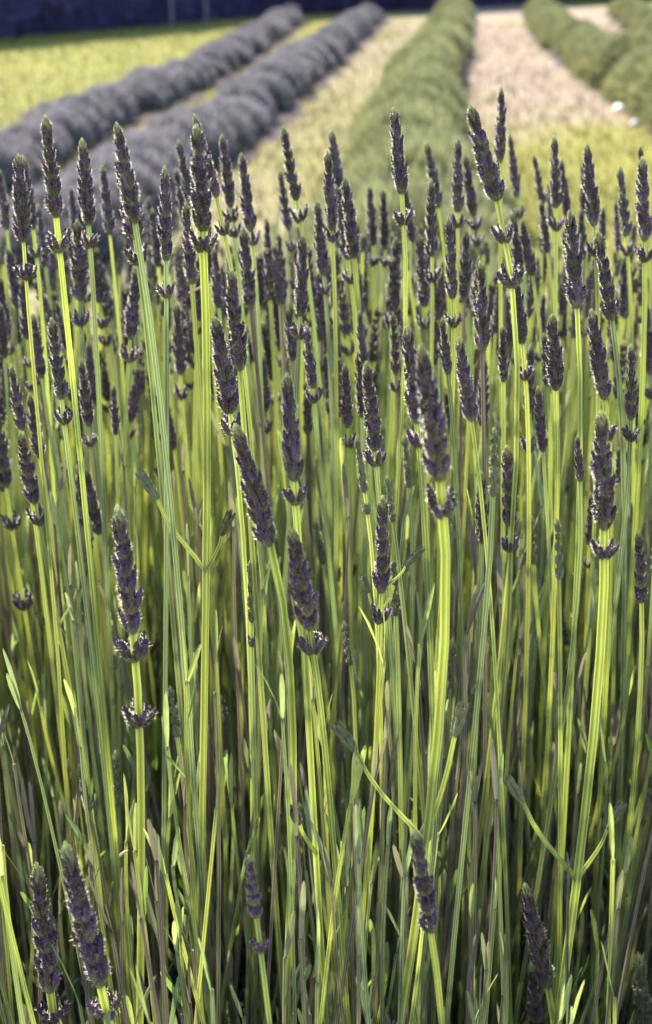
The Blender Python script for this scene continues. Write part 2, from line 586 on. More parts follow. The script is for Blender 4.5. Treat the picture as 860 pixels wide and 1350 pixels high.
def undergrowth():
    g = Geo()
    vs, fs = [], []
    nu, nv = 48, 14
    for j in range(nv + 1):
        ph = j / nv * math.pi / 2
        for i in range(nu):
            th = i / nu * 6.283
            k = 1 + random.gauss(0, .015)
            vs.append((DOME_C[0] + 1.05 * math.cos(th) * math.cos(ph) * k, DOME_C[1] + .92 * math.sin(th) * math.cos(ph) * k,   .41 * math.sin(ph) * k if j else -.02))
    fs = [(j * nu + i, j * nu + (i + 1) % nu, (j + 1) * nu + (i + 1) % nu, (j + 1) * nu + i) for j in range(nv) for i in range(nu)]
    g.add(vs, fs, (.035, .028, .034), 1)  # woody base; its purplish near-black also paints the deep shade between stems
    for _ in range(6500):
        x, y = random.uniform(-.8, .8), random.uniform(.25, 1.7)
        z = dome_z(x, y)
        if z < .1: continue
        L = random.uniform(.035, .085)
        d = (random.gauss(0, .2), random.gauss(0, .2), 1)
        zz = z + random.uniform(-.03, .12) * (1 if random.random() < .8 else 1.6)
        c = random.choice(LEAF_COLS) * random.uniform(.6, 1.2)
        leaf_geo(g, (x, y, zz), d, L, random.uniform(.0025, .0048), c, 0)
    tag(add_obj('lavender_undergrowth', g.mesh('lavender_undergrowth', [M_LEAF, M_WOOD])), 'dense narrow leaves and dark woody base beneath the flower stalks', 'foliage', kind='stuff')


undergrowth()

# ------------------------------------------------------------------ lavender whorls and spikes
PURPLE = np.array((.080, .038, .074))
PURPLE2 = np.array((.090, .044, .106))
PURPLE3 = np.array((.082, .050, .052))
CALGREEN = np.array((.150, .160, .085))
TIPGREEN = np.array((.46, .45, .17))
BRACT = np.array((.150, .120, .085))
FUZZ = np.array((.56, .54, .45))


def calyx(g, r, origin, axis, L, w, c0, c1, sides=6, hairs=22, lo=False, curve=None):
    s, t, d = frame_of(axis)
    prof = [(0, .40), (.2, .75), (.48, 1.0), (.78, .94), (.93, .70), (1.08, .14)] if not lo else [(0, .4), (.35, 1.0), (.8, .85), (1.02, .3)]
    if lo: sides = 4
    o = np.asarray(origin, float)
    cur = np.zeros(3) if curve is None else np.asarray(curve, float)
    vs, cs = [], []
    k0 = r.random()
    for q, ww in prof:
        for i in range(sides):
            a = (i + k0) / sides * 6.283
            rad = w * .5 * ww * (1.0 if i % 2 else .86)
            jag = (L * .07 * (1 if i % 2 else -1)) if q > .9 else 0
            vs.append(o + d * (L * q + jag) + cur * q * q + (s * math.cos(a) + t * math.sin(a)) * rad)
            m = min(1, max(0, (q - .1) / .45))
            cs.append((c0 * (1 - m) + c1 * m) * (.85 + .3 * (i % 2)))
    n = len(prof)
    fs = [(j * sides + i, j * sides + (i + 1) % sides, (j + 1) * sides + (i + 1) % sides, (j + 1) * sides + i) for j in range(n - 1) for i in range(sides)]
    fs.append(tuple((n - 1) * sides + i for i in range(sides)))
    g.add(vs, fs, np.array(cs), 0)
    hv, hf = [], []
    for h in range(hairs):
        q = .1 + .9 * r.random(); a = r.random() * 6.283
        ww = np.interp(q, [p[0] for p in prof], [p[1] for p in prof]) * w * .5
        rd = s * math.cos(a) + t * math.sin(a)
        b = o + d * L * q + cur * q * q + rd * ww * .9
        hd = rd + d * (.5 + .6 * r.random()) + r.normal(size=3) * .3
        hd /= np.linalg.norm(hd)
        hl = w * (.30 + .38 * r.random()); sd = np.cross(hd, r.normal(size=3)); sd /= np.linalg.norm(sd)
        k = len(hv)
        hv += [b - sd * w * .042, b + sd * w * .042, b + hd * hl]
        hf.append((k, k + 1, k + 2))
    if hv:
        g.add(hv, hf, FUZZ, 1)


def bract(g, r, ang, zoff, L, w, tilt):
    rd = np.array((math.cos(ang), math.sin(ang), 0)); td = np.array((-rd[1], rd[0], 0))
    d = rd * math.sin(tilt) + np.array((0, 0, math.cos(tilt)))
    b = rd * .0016 + np.array((0, 0, zoff))
    vs = []
    for q, ww in ((0, .3), (.35, 1), (.7, .7)):
        vs += [b + d * L * q - td * w * .5 * ww, b + d * L * q + rd * w * .2, b + d * L * q + td * w * .5 * ww]
    vs.append(b + d * L)
    fs = [(0, 1, 4, 3), (1, 2, 5, 4), (3, 4, 7, 6), (4, 5, 8, 7), (6, 7, 9), (7, 8, 9)]
    g.add(vs, fs, BRACT * (.8 + .4 * r.random()), 0)


def whorl_geo(seed, style, lo=False):
    """one ring of calyces about the z axis, real size in metres"""
    r = np.random.default_rng(seed)
    g = Geo()
    if style == 'spike':
        n, L, w, t0, t1, r0 = 8, .0098, .0031, .22, .42, .0019
    elif style == 'ring':
        n, L, w, t0, t1, r0 = 7, .0098, .0031, .34, .58, .0018
    else:                       # unripe
        n, L, w, t0, t1, r0 = 8, .0085, .0030, .12, .24, .0018
    side = r.integers(0, 2)
    for i in range(n):
        a = i / n * 6.283 + r.normal() * .16
        rd = np.array((math.cos(a), math.sin(a), 0))
        tilt = r.uniform(t0, t1)
        ax = rd * math.sin(tilt) + np.array((0, 0, math.cos(tilt)))
        l = L * r.uniform(.78, 1.12)
        c0 = CALGREEN * (.7 + .5 * r.random())
        c1 = [PURPLE, PURPLE2, PURPLE3][r.integers(0, 3)] * (.75 + .5 * r.random())
        if style == 'unripe':
            c0 = CALGREEN * 1.2; c1 = np.array((.125, .125, .075)) * (.8 + .4 * r.random())
        calyx(g, r, rd * r0 + np.array((0, 0, r.normal() * .0005)), ax, l, w * r.uniform(.9, 1.12), c0, c1, lo=lo, hairs=10 if lo else 64, curve=rd * l * -.05)
    if style != 'ring' and not lo:
        for i in range(5):      # inner layer closing the ring
            a = i / 5 * 6.283 + r.normal() * .3
            rd = np.array((math.cos(a), math.sin(a), 0))
            ax = rd * .08 + np.array((0, 0, 1))
            calyx(g, r, rd * .0013, ax, L * .95, w, CALGREEN, (PURPLE if style != 'unripe' else CALGREEN), sides=5, hairs=6)
    for i in range(2 if lo else 4):
        bract(g, r, i * math.pi * (1 if lo else .5) + r.random(), -.0004, .0055, .0042, .75 if style == 'ring' else .45)
    return g


def tip_geo(seed, style, lo=False):
    """tight young top of a spike, unit: base at z = 0, about 0.012 high"""
    r = np.random.default_rng(seed)
    g = Geo()
    for lay, (z, rr, n, L) in enumerate(((0, .0021, 7, .0062), (.0032, .0016, 6, .0052), (.0060, .0010, 5, .0042), (.0082, .0003, 4, .0036))):
        if lo and lay % 2: continue
        for i in range(n if not lo else 4):
            a = i / n * 6.283 + r.normal() * .2 + lay
            rd = np.array((math.cos(a), math.sin(a), 0))
            ax = rd * .22 + np.array((0, 0, 1))
            m = lay / 3.0
            c1 = (PURPLE3 if style != 'unripe' else CALGREEN) * (1 - m) + TIPGREEN * m
            calyx(g, r, rd * rr + np.array((0, 0, z)), ax, L * r.uniform(.85, 1.15), .0026 - .0004 * lay, c1 * .9, c1 * (.8 + .4 * r.random()), sides=5, hairs=4 if lo else 24, lo=lo, curve=rd * -.0006)
    return g


def rachis_geo(h, r0):
    g = Geo()
    vs = []
    for z, k in ((-.001, 1.1), (h * .5, .8), (h, .5)):
        for i in range(6):
            a = i / 6 * 6.283
            vs.append((math.cos(a) * r0 * k, math.sin(a) * r0 * k, z))
    g.add(vs, [(j * 6 + i, j * 6 + (i + 1) % 6, j * 6 + 6 + (i + 1) % 6, j * 6 + 6 + i) for j in range(2) for i in range(6)], (.16, .18, .08))
    return g


NOM = .050
WH = {s: [whorl_geo(100 + 10 * q + i, s).mesh('whorl_' + s, [M_CALYX, M_FUZZ]) for i in range(5)] for q, s in enumerate(('spike', 'ring', 'unripe'))}
WH_LO = {s: [whorl_geo(200 + 10 * q + i, s, True).arrays() for i in range(4)] for q, s in enumerate(('spike', 'ring', 'unripe'))}
TIP_LO = tip_geo(331, 'spike', True).arrays()


def layout(n, top, beaded, seed):
    """heights and scales of n whorls filling the spike up to where the tip begins"""
    r = random.Random(seed)
    sc = []
    for i in range(n):
        t = i / max(1, n - 1)
        sc.append((.96 + .06 * math.sin(t * 3)) * (1 - .42 * t ** 1.5) * r.uniform(.93, 1.07))
    tot = sum(sc)
    k = top / tot
    z, out = 0, []
    for s in sc:
        out.append((z, s * (1.0 if beaded else 1.06)))
        z += s * k
    return out, z


SPIKES = []
for i, (n, beaded, style) in enumerate([(6, 0, 'spike'), (7, 0, 'spike'), (5, 1, 'spike'), (6, 1, 'spike'), (5, 0, 'spike'), (7, 1, 'spike'), (5, 0, 'unripe'), (4, 1, 'unripe')]):
    lay, ztop = layout(n, NOM * .80, beaded, 40 + i)
    g = rachis_geo(NOM * .85, .0017)
    v, f, c, m = tip_geo(300 + i, style).arrays()
    g2 = Geo(); g2.v, g2.f, g2.c, g2.m, g2.n = list(g.v), list(g.f), list(g.c), list(g.m), g.n
    k = (NOM - ztop) / .0112
    v = v * np.array((min(k, 1.0) * .95, min(k, 1.0) * .95, k)) + np.array((0, 0, ztop))
    for mat in (0, 1):
        pass
    base = g2.n
    g2.v.append(v); g2.c.append(c); g2.f.extend([tuple(q + base for q in ff) for ff in f]); g2.m.extend(m); g2.n += len(v)
    SPIKES.append((g2.mesh('flower_spike_' + style, [M_CALYX, M_FUZZ]), lay, style))

STEM_COLS = [np.array(c) for c in ((.265, .285, .135), (.30, .318, .125), (.235, .262, .15), (.20, .226, .155), (.32, .325, .14), (.17, .160, .125), (.145, .115, .125))]  # last tones purplish: old dry stems, also standing in for shaded ones
STEM_W = [5, 5, 5, 4, 3, 2, 1]


PALE = np.array((.11, .11, .085))


def bez(p0, p1, p2, p3, n):
    t = np.linspace(0, 1, n)[:, None]
    return (1 - t) ** 3 * p0 + 3 * (1 - t) ** 2 * t * p1 + 3 * (1 - t) * t ** 2 * p2 + t ** 3 * p3


def tube(g, path, r0, r1, col, ridge=1.35, sections=8, m=0):
    """square ridged lavender stem along a path"""
    n = len(path)
    tang = np.gradient(path, axis=0)
    vs, cs = [], []
    a0 = random.random() * 1.57
    tw = random.uniform(-.6, .6)
    s, t, _ = frame_of(tang[0])
    for i in range(n):
        d = tang[i] / np.linalg.norm(tang[i])
        s = s - d * np.dot(s, d); s /= np.linalg.norm(s)
        t = np.cross(d, s)
        q = i / (n - 1)
        r = r0 + (r1 - r0) * q
        ang = a0 + tw * q + np.arange(sections) / sections * 6.28318
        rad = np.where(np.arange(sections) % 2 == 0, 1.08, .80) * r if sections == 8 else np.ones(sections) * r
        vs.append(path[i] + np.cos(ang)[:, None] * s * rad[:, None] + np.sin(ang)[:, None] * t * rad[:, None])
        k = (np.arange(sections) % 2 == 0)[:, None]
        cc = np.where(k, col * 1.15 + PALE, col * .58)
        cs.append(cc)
    vs = np.concatenate(vs); cs = np.concatenate(cs)
    S = sections
    fs = [(j * S + i, j * S + (i + 1) % S, (j + 1) * S + (i + 1) % S, (j + 1) * S + i) for j in range(n - 1) for i in range(S)]
    fs.append(tuple((n - 1) * S + i for i in range(S)))
    g.add(vs, fs, cs, m)


def stem_path(base, axis, n=12, spread=1.0, foot=None):
    base = np.asarray(base); axis = np.asarray(axis) / np.linalg.norm(axis)
    if foot is None:
        fx = base[0] - axis[0] * .22 * spread + random.gauss(0, .018)
        fy = base[1] + .12 * (1.0 - base[1]) - axis[1] * .2 + random.gauss(0, .03)
    else:
        fx, fy = foot
    fx, fy = clampd(fx, fy)
    foot = np.array((fx, fy, dome_z(fx, fy) - .04))
    Ls = np.linalg.norm(base - foot)
    p2 = base - axis * Ls * .18
    p1 = foot + (base - foot) * .36 + np.array((random.gauss(0, .008), random.gauss(0, .008), 0))
    return foot, bez(foot, p1, p2, base, n)


def walk_down(path, dist):
    """point and direction at a distance below the top of a path"""
    i = len(path) - 1
    while i > 0:
        seg = np.linalg.norm(path[i] - path[i - 1])
        if dist <= seg:
            k = dist / seg
            d = path[i] - path[i - 1]
            return path[i] * (1 - k) + path[i - 1] * k, d / np.linalg.norm(d)
        dist -= seg
        i -= 1
    d = path[1] - path[0]
    return path[0], d / np.linalg.norm(d)


def quat_to(axis, spin):
    return Vector((0, 0, 1)).rotation_difference(Vector(axis)) @ Quaternion((0, 0, 1), spin)


def bud_geo(g, base, d, L, w, col):
    """small closed bud at the end of a side shoot"""
    r = np.random.default_rng(random.randrange(10 ** 6))
    for i in range(5):
        s, t, dd = frame_of(d)
        a = i / 5 * 6.283
        rd = s * math.cos(a) + t * math.sin(a)
        for q in (0, .36):
            calyx(g, r, np.asarray(base) + dd * L * q + rd * w * .16, dd + rd * .12, L * .6, w * .5, CALGREEN, col, sides=5, hairs=8)


def side_shoot(parent, foot, node, ends, rad, colr, ripe=False):
    for e in ends:
        e = np.asarray(e, float); node = np.asarray(node, float)
        v = e - node
        Ls = np.linalg.norm(v)
        bl = min(.42 * Ls, .018)
        p3 = node + v * (1 - bl / Ls)
        mid = node + v * .45 + np.array((v[0] * .10, 0, -.05 * Ls))
        g = Geo()
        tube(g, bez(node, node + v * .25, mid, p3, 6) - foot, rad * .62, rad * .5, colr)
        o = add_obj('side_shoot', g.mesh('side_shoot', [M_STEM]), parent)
        b = Geo()
        bud_geo(b, p3 - foot, v / Ls, bl, rad * 2.6, PURPLE2 if ripe else np.array((.14, .14, .075)))
        add_obj('bud', b.mesh('bud', [M_CALYX, M_FUZZ]), o)


def make_stalk(tip, base, rings, label, group, style='spike', variant=None, shoots=None, shoot_px=None, width=1.0, stemr=.0014, foot=None):
    tip = np.array(tip); base = np.array(base)
    axis = tip - base
    L = np.linalg.norm(axis); axis /= L
    s = L / NOM
    foot, path = stem_path(base, axis, foot=foot)
    root = add_obj('lavender_stalk', None, loc=foot)
    ci = random.choices(range(len(STEM_COLS)), STEM_W)[0]
    if not group: ci = 1          # the stalks picked out one by one have bright stems
    colr = STEM_COLS[ci] * random.uniform(.85, 1.12)
    if variant is None:
        variant = random.choice((0, 1, 2, 3, 4, 5)) if style == 'spike' else random.choice((6, 7))
    if group:
        tilt = math.degrees(math.atan2(math.hypot(axis[0], 0), axis[2]))
        look = ' '.join(('long' if L > .049 else 'short', 'beaded' if variant in (2, 3, 5, 7) else 'smooth', 'tilted' if tilt > 6.5 else 'upright'))
        stemc = ('green stem', 'bright yellow-green stem', 'green stem', 'grey-green stem', 'bright yellow-green stem', 'dull purplish stem', 'dull purplish stem')[ci]
        ringw = ('no bud ring', 'one bud ring', 'two bud rings')[min(2, len(rings))]
        if shoots or shoot_px: ringw += ', side shoots'
        kind = 'unripe lavender spike' if style == 'unripe' else 'lavender spike'
        label = f'{look} {kind} with {ringw} on {stemc}'
        group = label
    tag(root, label, 'lavender', group)
    sr = min(stemr * s, .0029) * math.sqrt(width) * random.uniform(.85, 1.1)
    sr = max(sr, .0013)
    g = Geo()
    top = np.concatenate([path, [base + axis * .003]])
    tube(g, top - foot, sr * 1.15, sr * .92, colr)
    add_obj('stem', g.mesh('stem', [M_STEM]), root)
    if variant is None:
        variant = random.choice((0, 1, 2, 3, 4, 5)) if style == 'spike' else random.choice((6, 7))
    me, lay, st = SPIKES[variant]
    sp = add_obj('flower_spike', me, root, base - foot)
    sp.rotation_mode = 'QUATERNION'
    sp.rotation_quaternion = quat_to(axis, random.random() * 6.283)
    sp.scale = (s * width, s * width, s)
    for z, k in lay:
        w = add_obj('whorl', random.choice(WH[st]), sp, (0, 0, z))
        w.rotation_euler = (random.gauss(0, .05), random.gauss(0, .05), random.random() * 6.283)
        w.scale = (k, k, k)
    for dist in rings:
        p, d = walk_down(path, dist)
        w = add_obj('bud_ring', random.choice(WH['ring'] if st == 'spike' else WH['unripe']), root, p - foot)
        w.rotation_mode = 'QUATERNION'
        w.rotation_quaternion = quat_to(d, random.random() * 6.283)
        k = s * random.uniform(1.0, 1.2) * width
        w.scale = (k, k, k)
    if shoot_px:
        for (nu, nv), ends in shoot_px:
            node = min(path, key=lambda p: abs(project(p)[1] - nv))
            # exact point on the path at that picture height
            for a, b in zip(path, path[1:]):
                va, vb = project(a)[1], project(b)[1]
                if min(va, vb) <= nv <= max(va, vb):
                    k = (nv - va) / (vb - va)
                    node = a + (b - a) * k
            side_shoot(root, foot, node, [np.array(at_depth(u, v, node[1] + random.uniform(-.02, .02))) for u, v in ends], sr, colr)
    if shoots:
        for _ in range(shoots):
            p, d = walk_down(path, random.uniform(.08, .26))
            a = random.random() * 6.283
            ends = []
            for q in (0, math.pi):
                if random.random() < .8:
                    ln = random.uniform(.02, .05)
                    ends.append(p + np.array((math.cos(a + q) * ln * .6, math.sin(a + q) * ln * .6, ln)))
            side_shoot(root, foot, p, ends, sr, colr)
    return root


def project(p):
    x, y, z = p[0], p[1], p[2] - CAM_Z
    zc = y * CP - z * SP
    yc = y * SP + z * CP
    return 430 + FPX * x / zc, 675 - FPX * yc / zc


# ------------------------------------------------------------------ stalks read from the photograph
# (tip x, tip y, spike base x, spike base y, [picture y of separate bud rings], options)
LB = {
    'h1': 'thick lavender spike with two broad bud rings, the bulkiest rising above the crowd',
    'h2': 'big dark spike with one wide bud ring, half hiding the slimmer spike it overlaps',
    'h3': 'big blurred spike over two widely parted bud rings on a bright thick stem',
    'h4': 'thick spike leaning over strongly, its tip well aside of its stem',
    'h5': 'thick pale-tipped upright spike with cup-shaped ring of buds just under it',
    'h6': 'leaning dark spike with ring of buds, hanging just below the pale-tipped upright spike',
    'h7': 'stubby upright spike with a ring of buds beside a small forked side shoot',
    'h8': 'thick plain dark spike with cupped bud ring standing above a forked stem',
    'h9': 'stubby blunt flower head of loose whorls on a pale thick stem, low in the clump',
    'h10': 'low blurred spike standing next to another low leaning spike',
    'h11': 'low blurred spike leaning away from the upright low spike beside it',
    'h12': 'thin blunt low spike on a bright yellow-green stem',
    'h13': 'low slanting dark spike with green tip and no bud ring, by a forked stem',
    'h14': 'low green-tipped spike tucked right under the slanting dark one',
    'h15': 'thick spike with two wide spiky bud rings far apart down its stem',
    'h16': 'tallest slim spike of all, standing right behind the bulkiest one',
    'h17': 'yellow-tipped thick spike on a straight bright stem that forks low down',
    'h18': 'tall beaded spike with pale yellow tip against the purple row',
    'h19': 'long smooth tapering spike with one ring, standing alone against the green row',
    'h20': 'long smooth dark spike slanting over a single bud ring',
    'h21': 'tilted thick spike with brown-purple whorls and small bud ring below',
}
S = [
    (-2, 222, 9, 301, [350]), (24, 204, 31, 317, [370]), (31, 206, 44, 301, [340]),
    (60, 153, 74, 284, [334], dict(v=2, lab='h18')), (50, 270, 60, 350, []), (108, 183, 117, 295, [327], dict(v=1)),
    (94, 246, 98, 305, []), (135, 218, 145, 308, []), (154, 162, 178, 292, []), (161, 192, 178, 312, [350], dict(w=1.15, v=0)),
    (201, 275, 209, 350, []), (102, 290, 106, 394, [430]), (90, 300, 97, 358, []), (181, 318, 190, 385, []),
    (217, 220, 219, 342, [393], dict(v=3)), (256, 152, 285, 258, [312]), (259, 165, 267, 302, [332], dict(w=1.15, v=0, lab='h17', low=(262, 1300), shoot=[((262, 752), [(183, 622), (305, 676)])])),
    (235, 185, 253, 272, []), (232, 222, 246, 300, []), (293, 178, 304, 272, [292, 313], dict(v=3)), (318, 203, 331, 303, [323], dict(v=3)),
    (373, 168, 391, 262, [292], dict(v=2)), (369, 225, 381, 302, [332]), (245, 268, 253, 372, []), (351, 288, 356, 368, []),
    (367, 308, 374, 385, []), (418, 265, 427, 362, [388]), (399, 310, 396, 415, [447], dict(g=0)), (320, 300, 331, 405, []),
    (437, 172, 448, 258, [], dict(v=1)), (519, 142, 530, 254, [297], dict(v=1, lab='h19', low=(500, 760))), (563, 188, 578, 272, []), (568, 237, 570, 336, [372]),
    (604, 184, 604, 278, [300], dict(v=2)), (613, 205, 625, 283, [303, 325]), (620, 140, 655, 262, [322, 387], dict(v=0, w=1.1, lab='h1', low=(638, 640))),
    (487, 245, 492, 322, [350]), (505, 250, 508, 327, [351]), (432, 200, 438, 302, [318]), (443, 245, 459, 340, [374]), (455, 235, 467, 338, []),
    (533, 245, 545, 318, []), (591, 287, 597, 392, [432], dict(v=2)), (610, 315, 616, 404, []), (553, 310, 560, 402, [434]),
    (661, 116, 660, 212, [], dict(v=3, lab='h16')), (672, 176, 682, 258, [288], dict(v=3)), (704, 205, 716, 268, []), (713, 265, 722, 332, []),
    (731, 180, 733, 272, [304]), (724, 240, 725, 290, []), (740, 210, 749, 287, [320]), (774, 190, 783, 296, [338], dict(v=1)),
    (768, 215, 771, 280, []), (817, 220, 826, 310, [337], dict(v=2)), (844, 193, 852, 260, []), (847, 208, 850, 316, [345], dict(v=3)),
    (751, 278, 761, 404, [], dict(v=1)), (766, 276, 769, 340, []), (788, 305, 807, 420, [], dict(v=2)), (676, 280, 686, 352, []), (688, 290, 702, 362, []),
    (812, 265, 815, 330, []), (676, 342, 689, 451, [502], dict(v=5)), (740, 370, 742, 445, []), (44, 415, 55, 496, []), (68, 420, 81, 524, [560], dict(v=2)),
    (107, 475, 117, 560, [588]), (15, 482, 29, 566, []), (132, 345, 147, 420, [450]), (125, 358, 131, 406, [437]), (181, 350, 172, 445, [477], dict(v=0)),
    (150, 508, 153, 572, []), (0, 400, 6, 470, []), (194, 340, 206, 395, []), (247, 385, 256, 464, [485]), (233, 400, 238, 492, [526]),
    (283, 418, 303, 542, [574], dict(w=1.15, v=0, lab='h21', low=(312, 960))), (305, 355, 316, 486, []), (315, 400, 331, 478, []), (350, 370, 358, 445, []), (360, 378, 371, 462, [485]),
    (380, 407, 386, 475, []), (347, 467, 350, 542, [570], dict(v=5)), (403, 425, 412, 510, [531]), (378, 493, 388, 632, [666], dict(v=0, lab='h5', low=(418, 1060))),
    (474, 410, 480, 478, []), (518, 413, 522, 492, [516], dict(v=2)), (483, 478, 494, 592, [614]), (472, 465, 477, 548, []), (455, 480, 459, 562, [590]), (445, 470, 448, 548, []),
    (537, 430, 550, 556, [590], dict(v=1)), (555, 455, 580, 630, [682], dict(v=1, lab='h8', low=(530, 1110), shoot=[((530, 1110), [(442, 955), (611, 928)])])),
    (605, 445, 622, 553, [], dict(v=1)), (583, 420, 591, 492, []), (633, 345, 636, 462, [], dict(v=4)), (780, 408, 797, 524, [582], dict(v=1, lab='h20')),
    (833, 455, 832, 552, [582]), (851, 398, 857, 492, [525], dict(v=0)), (862, 365, 866, 440, []), (728, 415, 733, 512, []), (717, 440, 723, 508, []), (700, 455, 698, 542, [598]),
    (663, 430, 664, 502, []), (709, 510, 716, 594, []), (807, 420, 809, 475, []), (-6, 540, 8, 640, [700, 818], dict(v=4, lab='h15', w=1.2)),
    (39, 520, 53, 602, []), (27, 570, 46, 662, [692], dict(v=4)), (105, 585, 107, 665, [692], dict(v=2)), (113, 618, 130, 702, []), (155, 668, 175, 832, [872, 970], dict(v=3, lab='h3', low=(183, 1330), w=1.05)),
    (310, 560, 356, 716, [], dict(v=1, lab='h4', low=(362, 1050), w=.95)), (385, 698, 408, 826, [862], dict(v=1, lab='h6', low=(455, 1250), s=.9, w=1.0)), (470, 575, 481, 648, [678], dict(g=1)),
    (505, 655, 503, 779, [822], dict(v=2, lab='h7', low=(488, 1020), shoot=[((540, 778), [(558, 722), (521, 742)])])), (533, 575, 540, 642, [], dict(g=1)), (635, 622, 635, 714, [], dict(v=2, s=.8)), (668, 588, 673, 692, [728], dict(v=2)),
    (793, 542, 797, 695, [737], dict(v=1, lab='h2', low=(742, 1160), shoot=[((742, 1160), [(668, 1026), (822, 1058)])])), (761, 575, 765, 634, [], dict(s=.7)), (816, 590, 815, 636, [], dict(s=.7)),
    (699, 678, 703, 742, [], dict(g=1)), (735, 685, 737, 762, [], dict(g=1)), (780, 650, 777, 716, [748], dict(v=2)), (842, 700, 846, 792, [], dict(v=2, s=.8)), (652, 565, 650, 652, [], dict(g=1)),
    (415, 685, 426, 742, [], dict(g=1)), (330, 740, 332, 818, [852], dict(g=1)), (760, 750, 757, 818, [], dict(g=1)), (40, 845, 51, 898, [], dict(g=1)), (207, 895, 211, 942, [], dict(g=1)),
    (153, 990, 156, 1062, [], dict(g=1)), (798, 870, 801, 922, [], dict(g=1)), (740, 800, 747, 850, [], dict(g=1)),
    (328, 1128, 338, 1208, [1258], dict(v=2, lab='h9', s=.46, w=1.5)), (48, 1140, 66, 1304, [1350], dict(v=3, lab='h10', w=.85)), (86, 1112, 132, 1296, [1345], dict(v=0, lab='h11', w=.82)),
    (547, 1095, 568, 1226, [], dict(v=4, lab='h12', w=1.0, s=.70, low=(577, 1345))), (692, 1165, 722, 1300, [], dict(v=1, lab='h13', w=.8)), (842, 1258, 853, 1375, [], dict(v=6)), (700, 1270, 712, 1390, [], dict(v=4, lab='h14', w=.8)),
]
GENERIC = {
    0: ('slim dark purple lavender spike without separate bud ring, standing in the crowded stalks', 'plain spikes in the crowd'),
    1: ('slim dark purple lavender spike with one bud ring below, standing in the crowded stalks', 'one-ringed spikes in the crowd'),
    2: ('slim dark purple lavender spike with two bud rings below, standing in the crowded stalks', 'two-ringed spikes in the crowd'),
    3: ('slim lavender stalk with small unripe green spike among the stems', 'unripe green spikes among the stems'),
}
count = 0
placed = []
heads = []
for row in S:
    tx, ty, bx, by, rg = row[:5]
    op = row[5] if len(row) > 5 else {}
    px = math.hypot(tx - bx, ty - by)
    unripe = op.get('g') == 1
    L0 = .052 * op.get('s', 1.0) * (.68 if unripe else 1.0)
    if px < 75 and not unripe: L0 *= .8
    if px > 150: L0 *= 1.10
    if ty > 400 and px < 120 and not unripe and not op.get('lab'): L0 *= max(.80, min(1, .76 / (FPX * L0 / px)))
    if unripe: L0 *= .88
    if op.get('lab') in ('h2', 'h7', 'h5', 'h6', 'h8'): L0 *= .93
    y = min(1.55, max(.46, FPX * L0 / px * .97 * random.uniform(.96, 1.04)))
    base = np.array(at_depth(bx, by, y))
    tip = np.array(at_depth(tx, ty, y - random.uniform(-.006, .010)))
    L = np.linalg.norm(tip - base)
    rings = [(r_ - by) / px * L for r_ in rg]
    style = 'unripe' if unripe or op.get('v', 0) >= 6 else 'spike'
    if op.get('lab'):
        label, group = LB[op['lab']], None
    else:
        label, group = GENERIC[3] if style == 'unripe' else GENERIC[min(2, len(rings))]
    ft = None
    if op.get('low'):
        q = np.array(at_depth(op['low'][0], op['low'][1], y + .03))
        k = (base[2] - .40) / (base[2] - q[2])
        ft = tuple((base + (q - base) * k)[:2])
    make_stalk(tip, base, rings, label, group, style, op.get('v'), foot=ft, width=op.get('w', 1.0) * random.uniform(.78, .93), shoot_px=op.get('shoot'),
               stemr=.0019 if px > 135 else .0015, shoots=1 if (not op.get('shoot') and ty > 400 and random.random() < .25) else 0)
    placed.append((bx, by))
    if by > 430: heads.append((tx, ty, bx, max([by] + rg), y))
    count += 1

def hides(path, h):
    tx, ty, bx, by, y = h
    for p in path:
        u, v = project(p)
        if ty - 10 < v < by + 25 and p[1] < y + .01:
            k = min(1, max(0, (v - ty) / max(1, by - ty)))
            if abs(u - (tx + (bx - tx) * k)) < 24:
                return True
    return False


# ---- further stalks between them: farther into the clump, tips lower than the skyline of spikes
tries = 0
while count < 298 and tries < 20000:
    tries += 1
    u = random.uniform(-70, 930)
    young = random.random() < .17
    v = random.uniform(620, 1120) if young else (random.triangular(255, 640, 330))
    if any(abs(u - a) < 9 and abs(v + 60 - b) < 40 for a, b in placed):
        continue
    y = random.uniform(.70, 1.25) if young else random.uniform(.95, 1.5)
    tip = np.array(at_depth(u, v, y))
    if tip[2] < dome_z(tip[0], tip[1]) + .1:
        continue
    L = random.uniform(.024, .036) if young else random.uniform(.036, .056)
    lean = random.gauss(.05, .07) + tip[0] * -.12
    base = tip - np.array((-lean, random.gauss(0, .05), 1)) * L
    nr = 0 if young else random.choices((0, 1, 2), (5, 5, 1))[0]
    rings, dd = [], 0
    for q in range(nr):
        dd += random.uniform(.008, .022); rings.append(dd + .004)
    if any(hides(np.linspace(base - (base - np.array((base[0], base[1], .4))), base, 30), q) for q in heads): continue
    label, group = GENERIC[3] if young else GENERIC[nr]
    make_stalk(tip, base, rings, label, group, 'unripe' if young else 'spike', None, width=random.uniform(.78, .95), shoots=1 if random.random() < .2 else 0)
    placed.append((u, v + 60))
    count += 1

# ---- the rest of the stalks, deeper in and beyond the frame, as one mass
g = Geo()
spike_lo = {'n': 0}


def add_arrays(g, arr, mat4, mofs=0, tint=1.0):
    v, f, c, m = arr
    A = np.array(mat4)
    vv = v @ A[:3, :3].T + A[:3, 3]
    base = g.n
    g.v.append(vv); g.c.append(c * tint); g.f.extend([tuple(q + base for q in ff) for ff in f]); g.m.extend([x + mofs for x in m]); g.n += len(v)


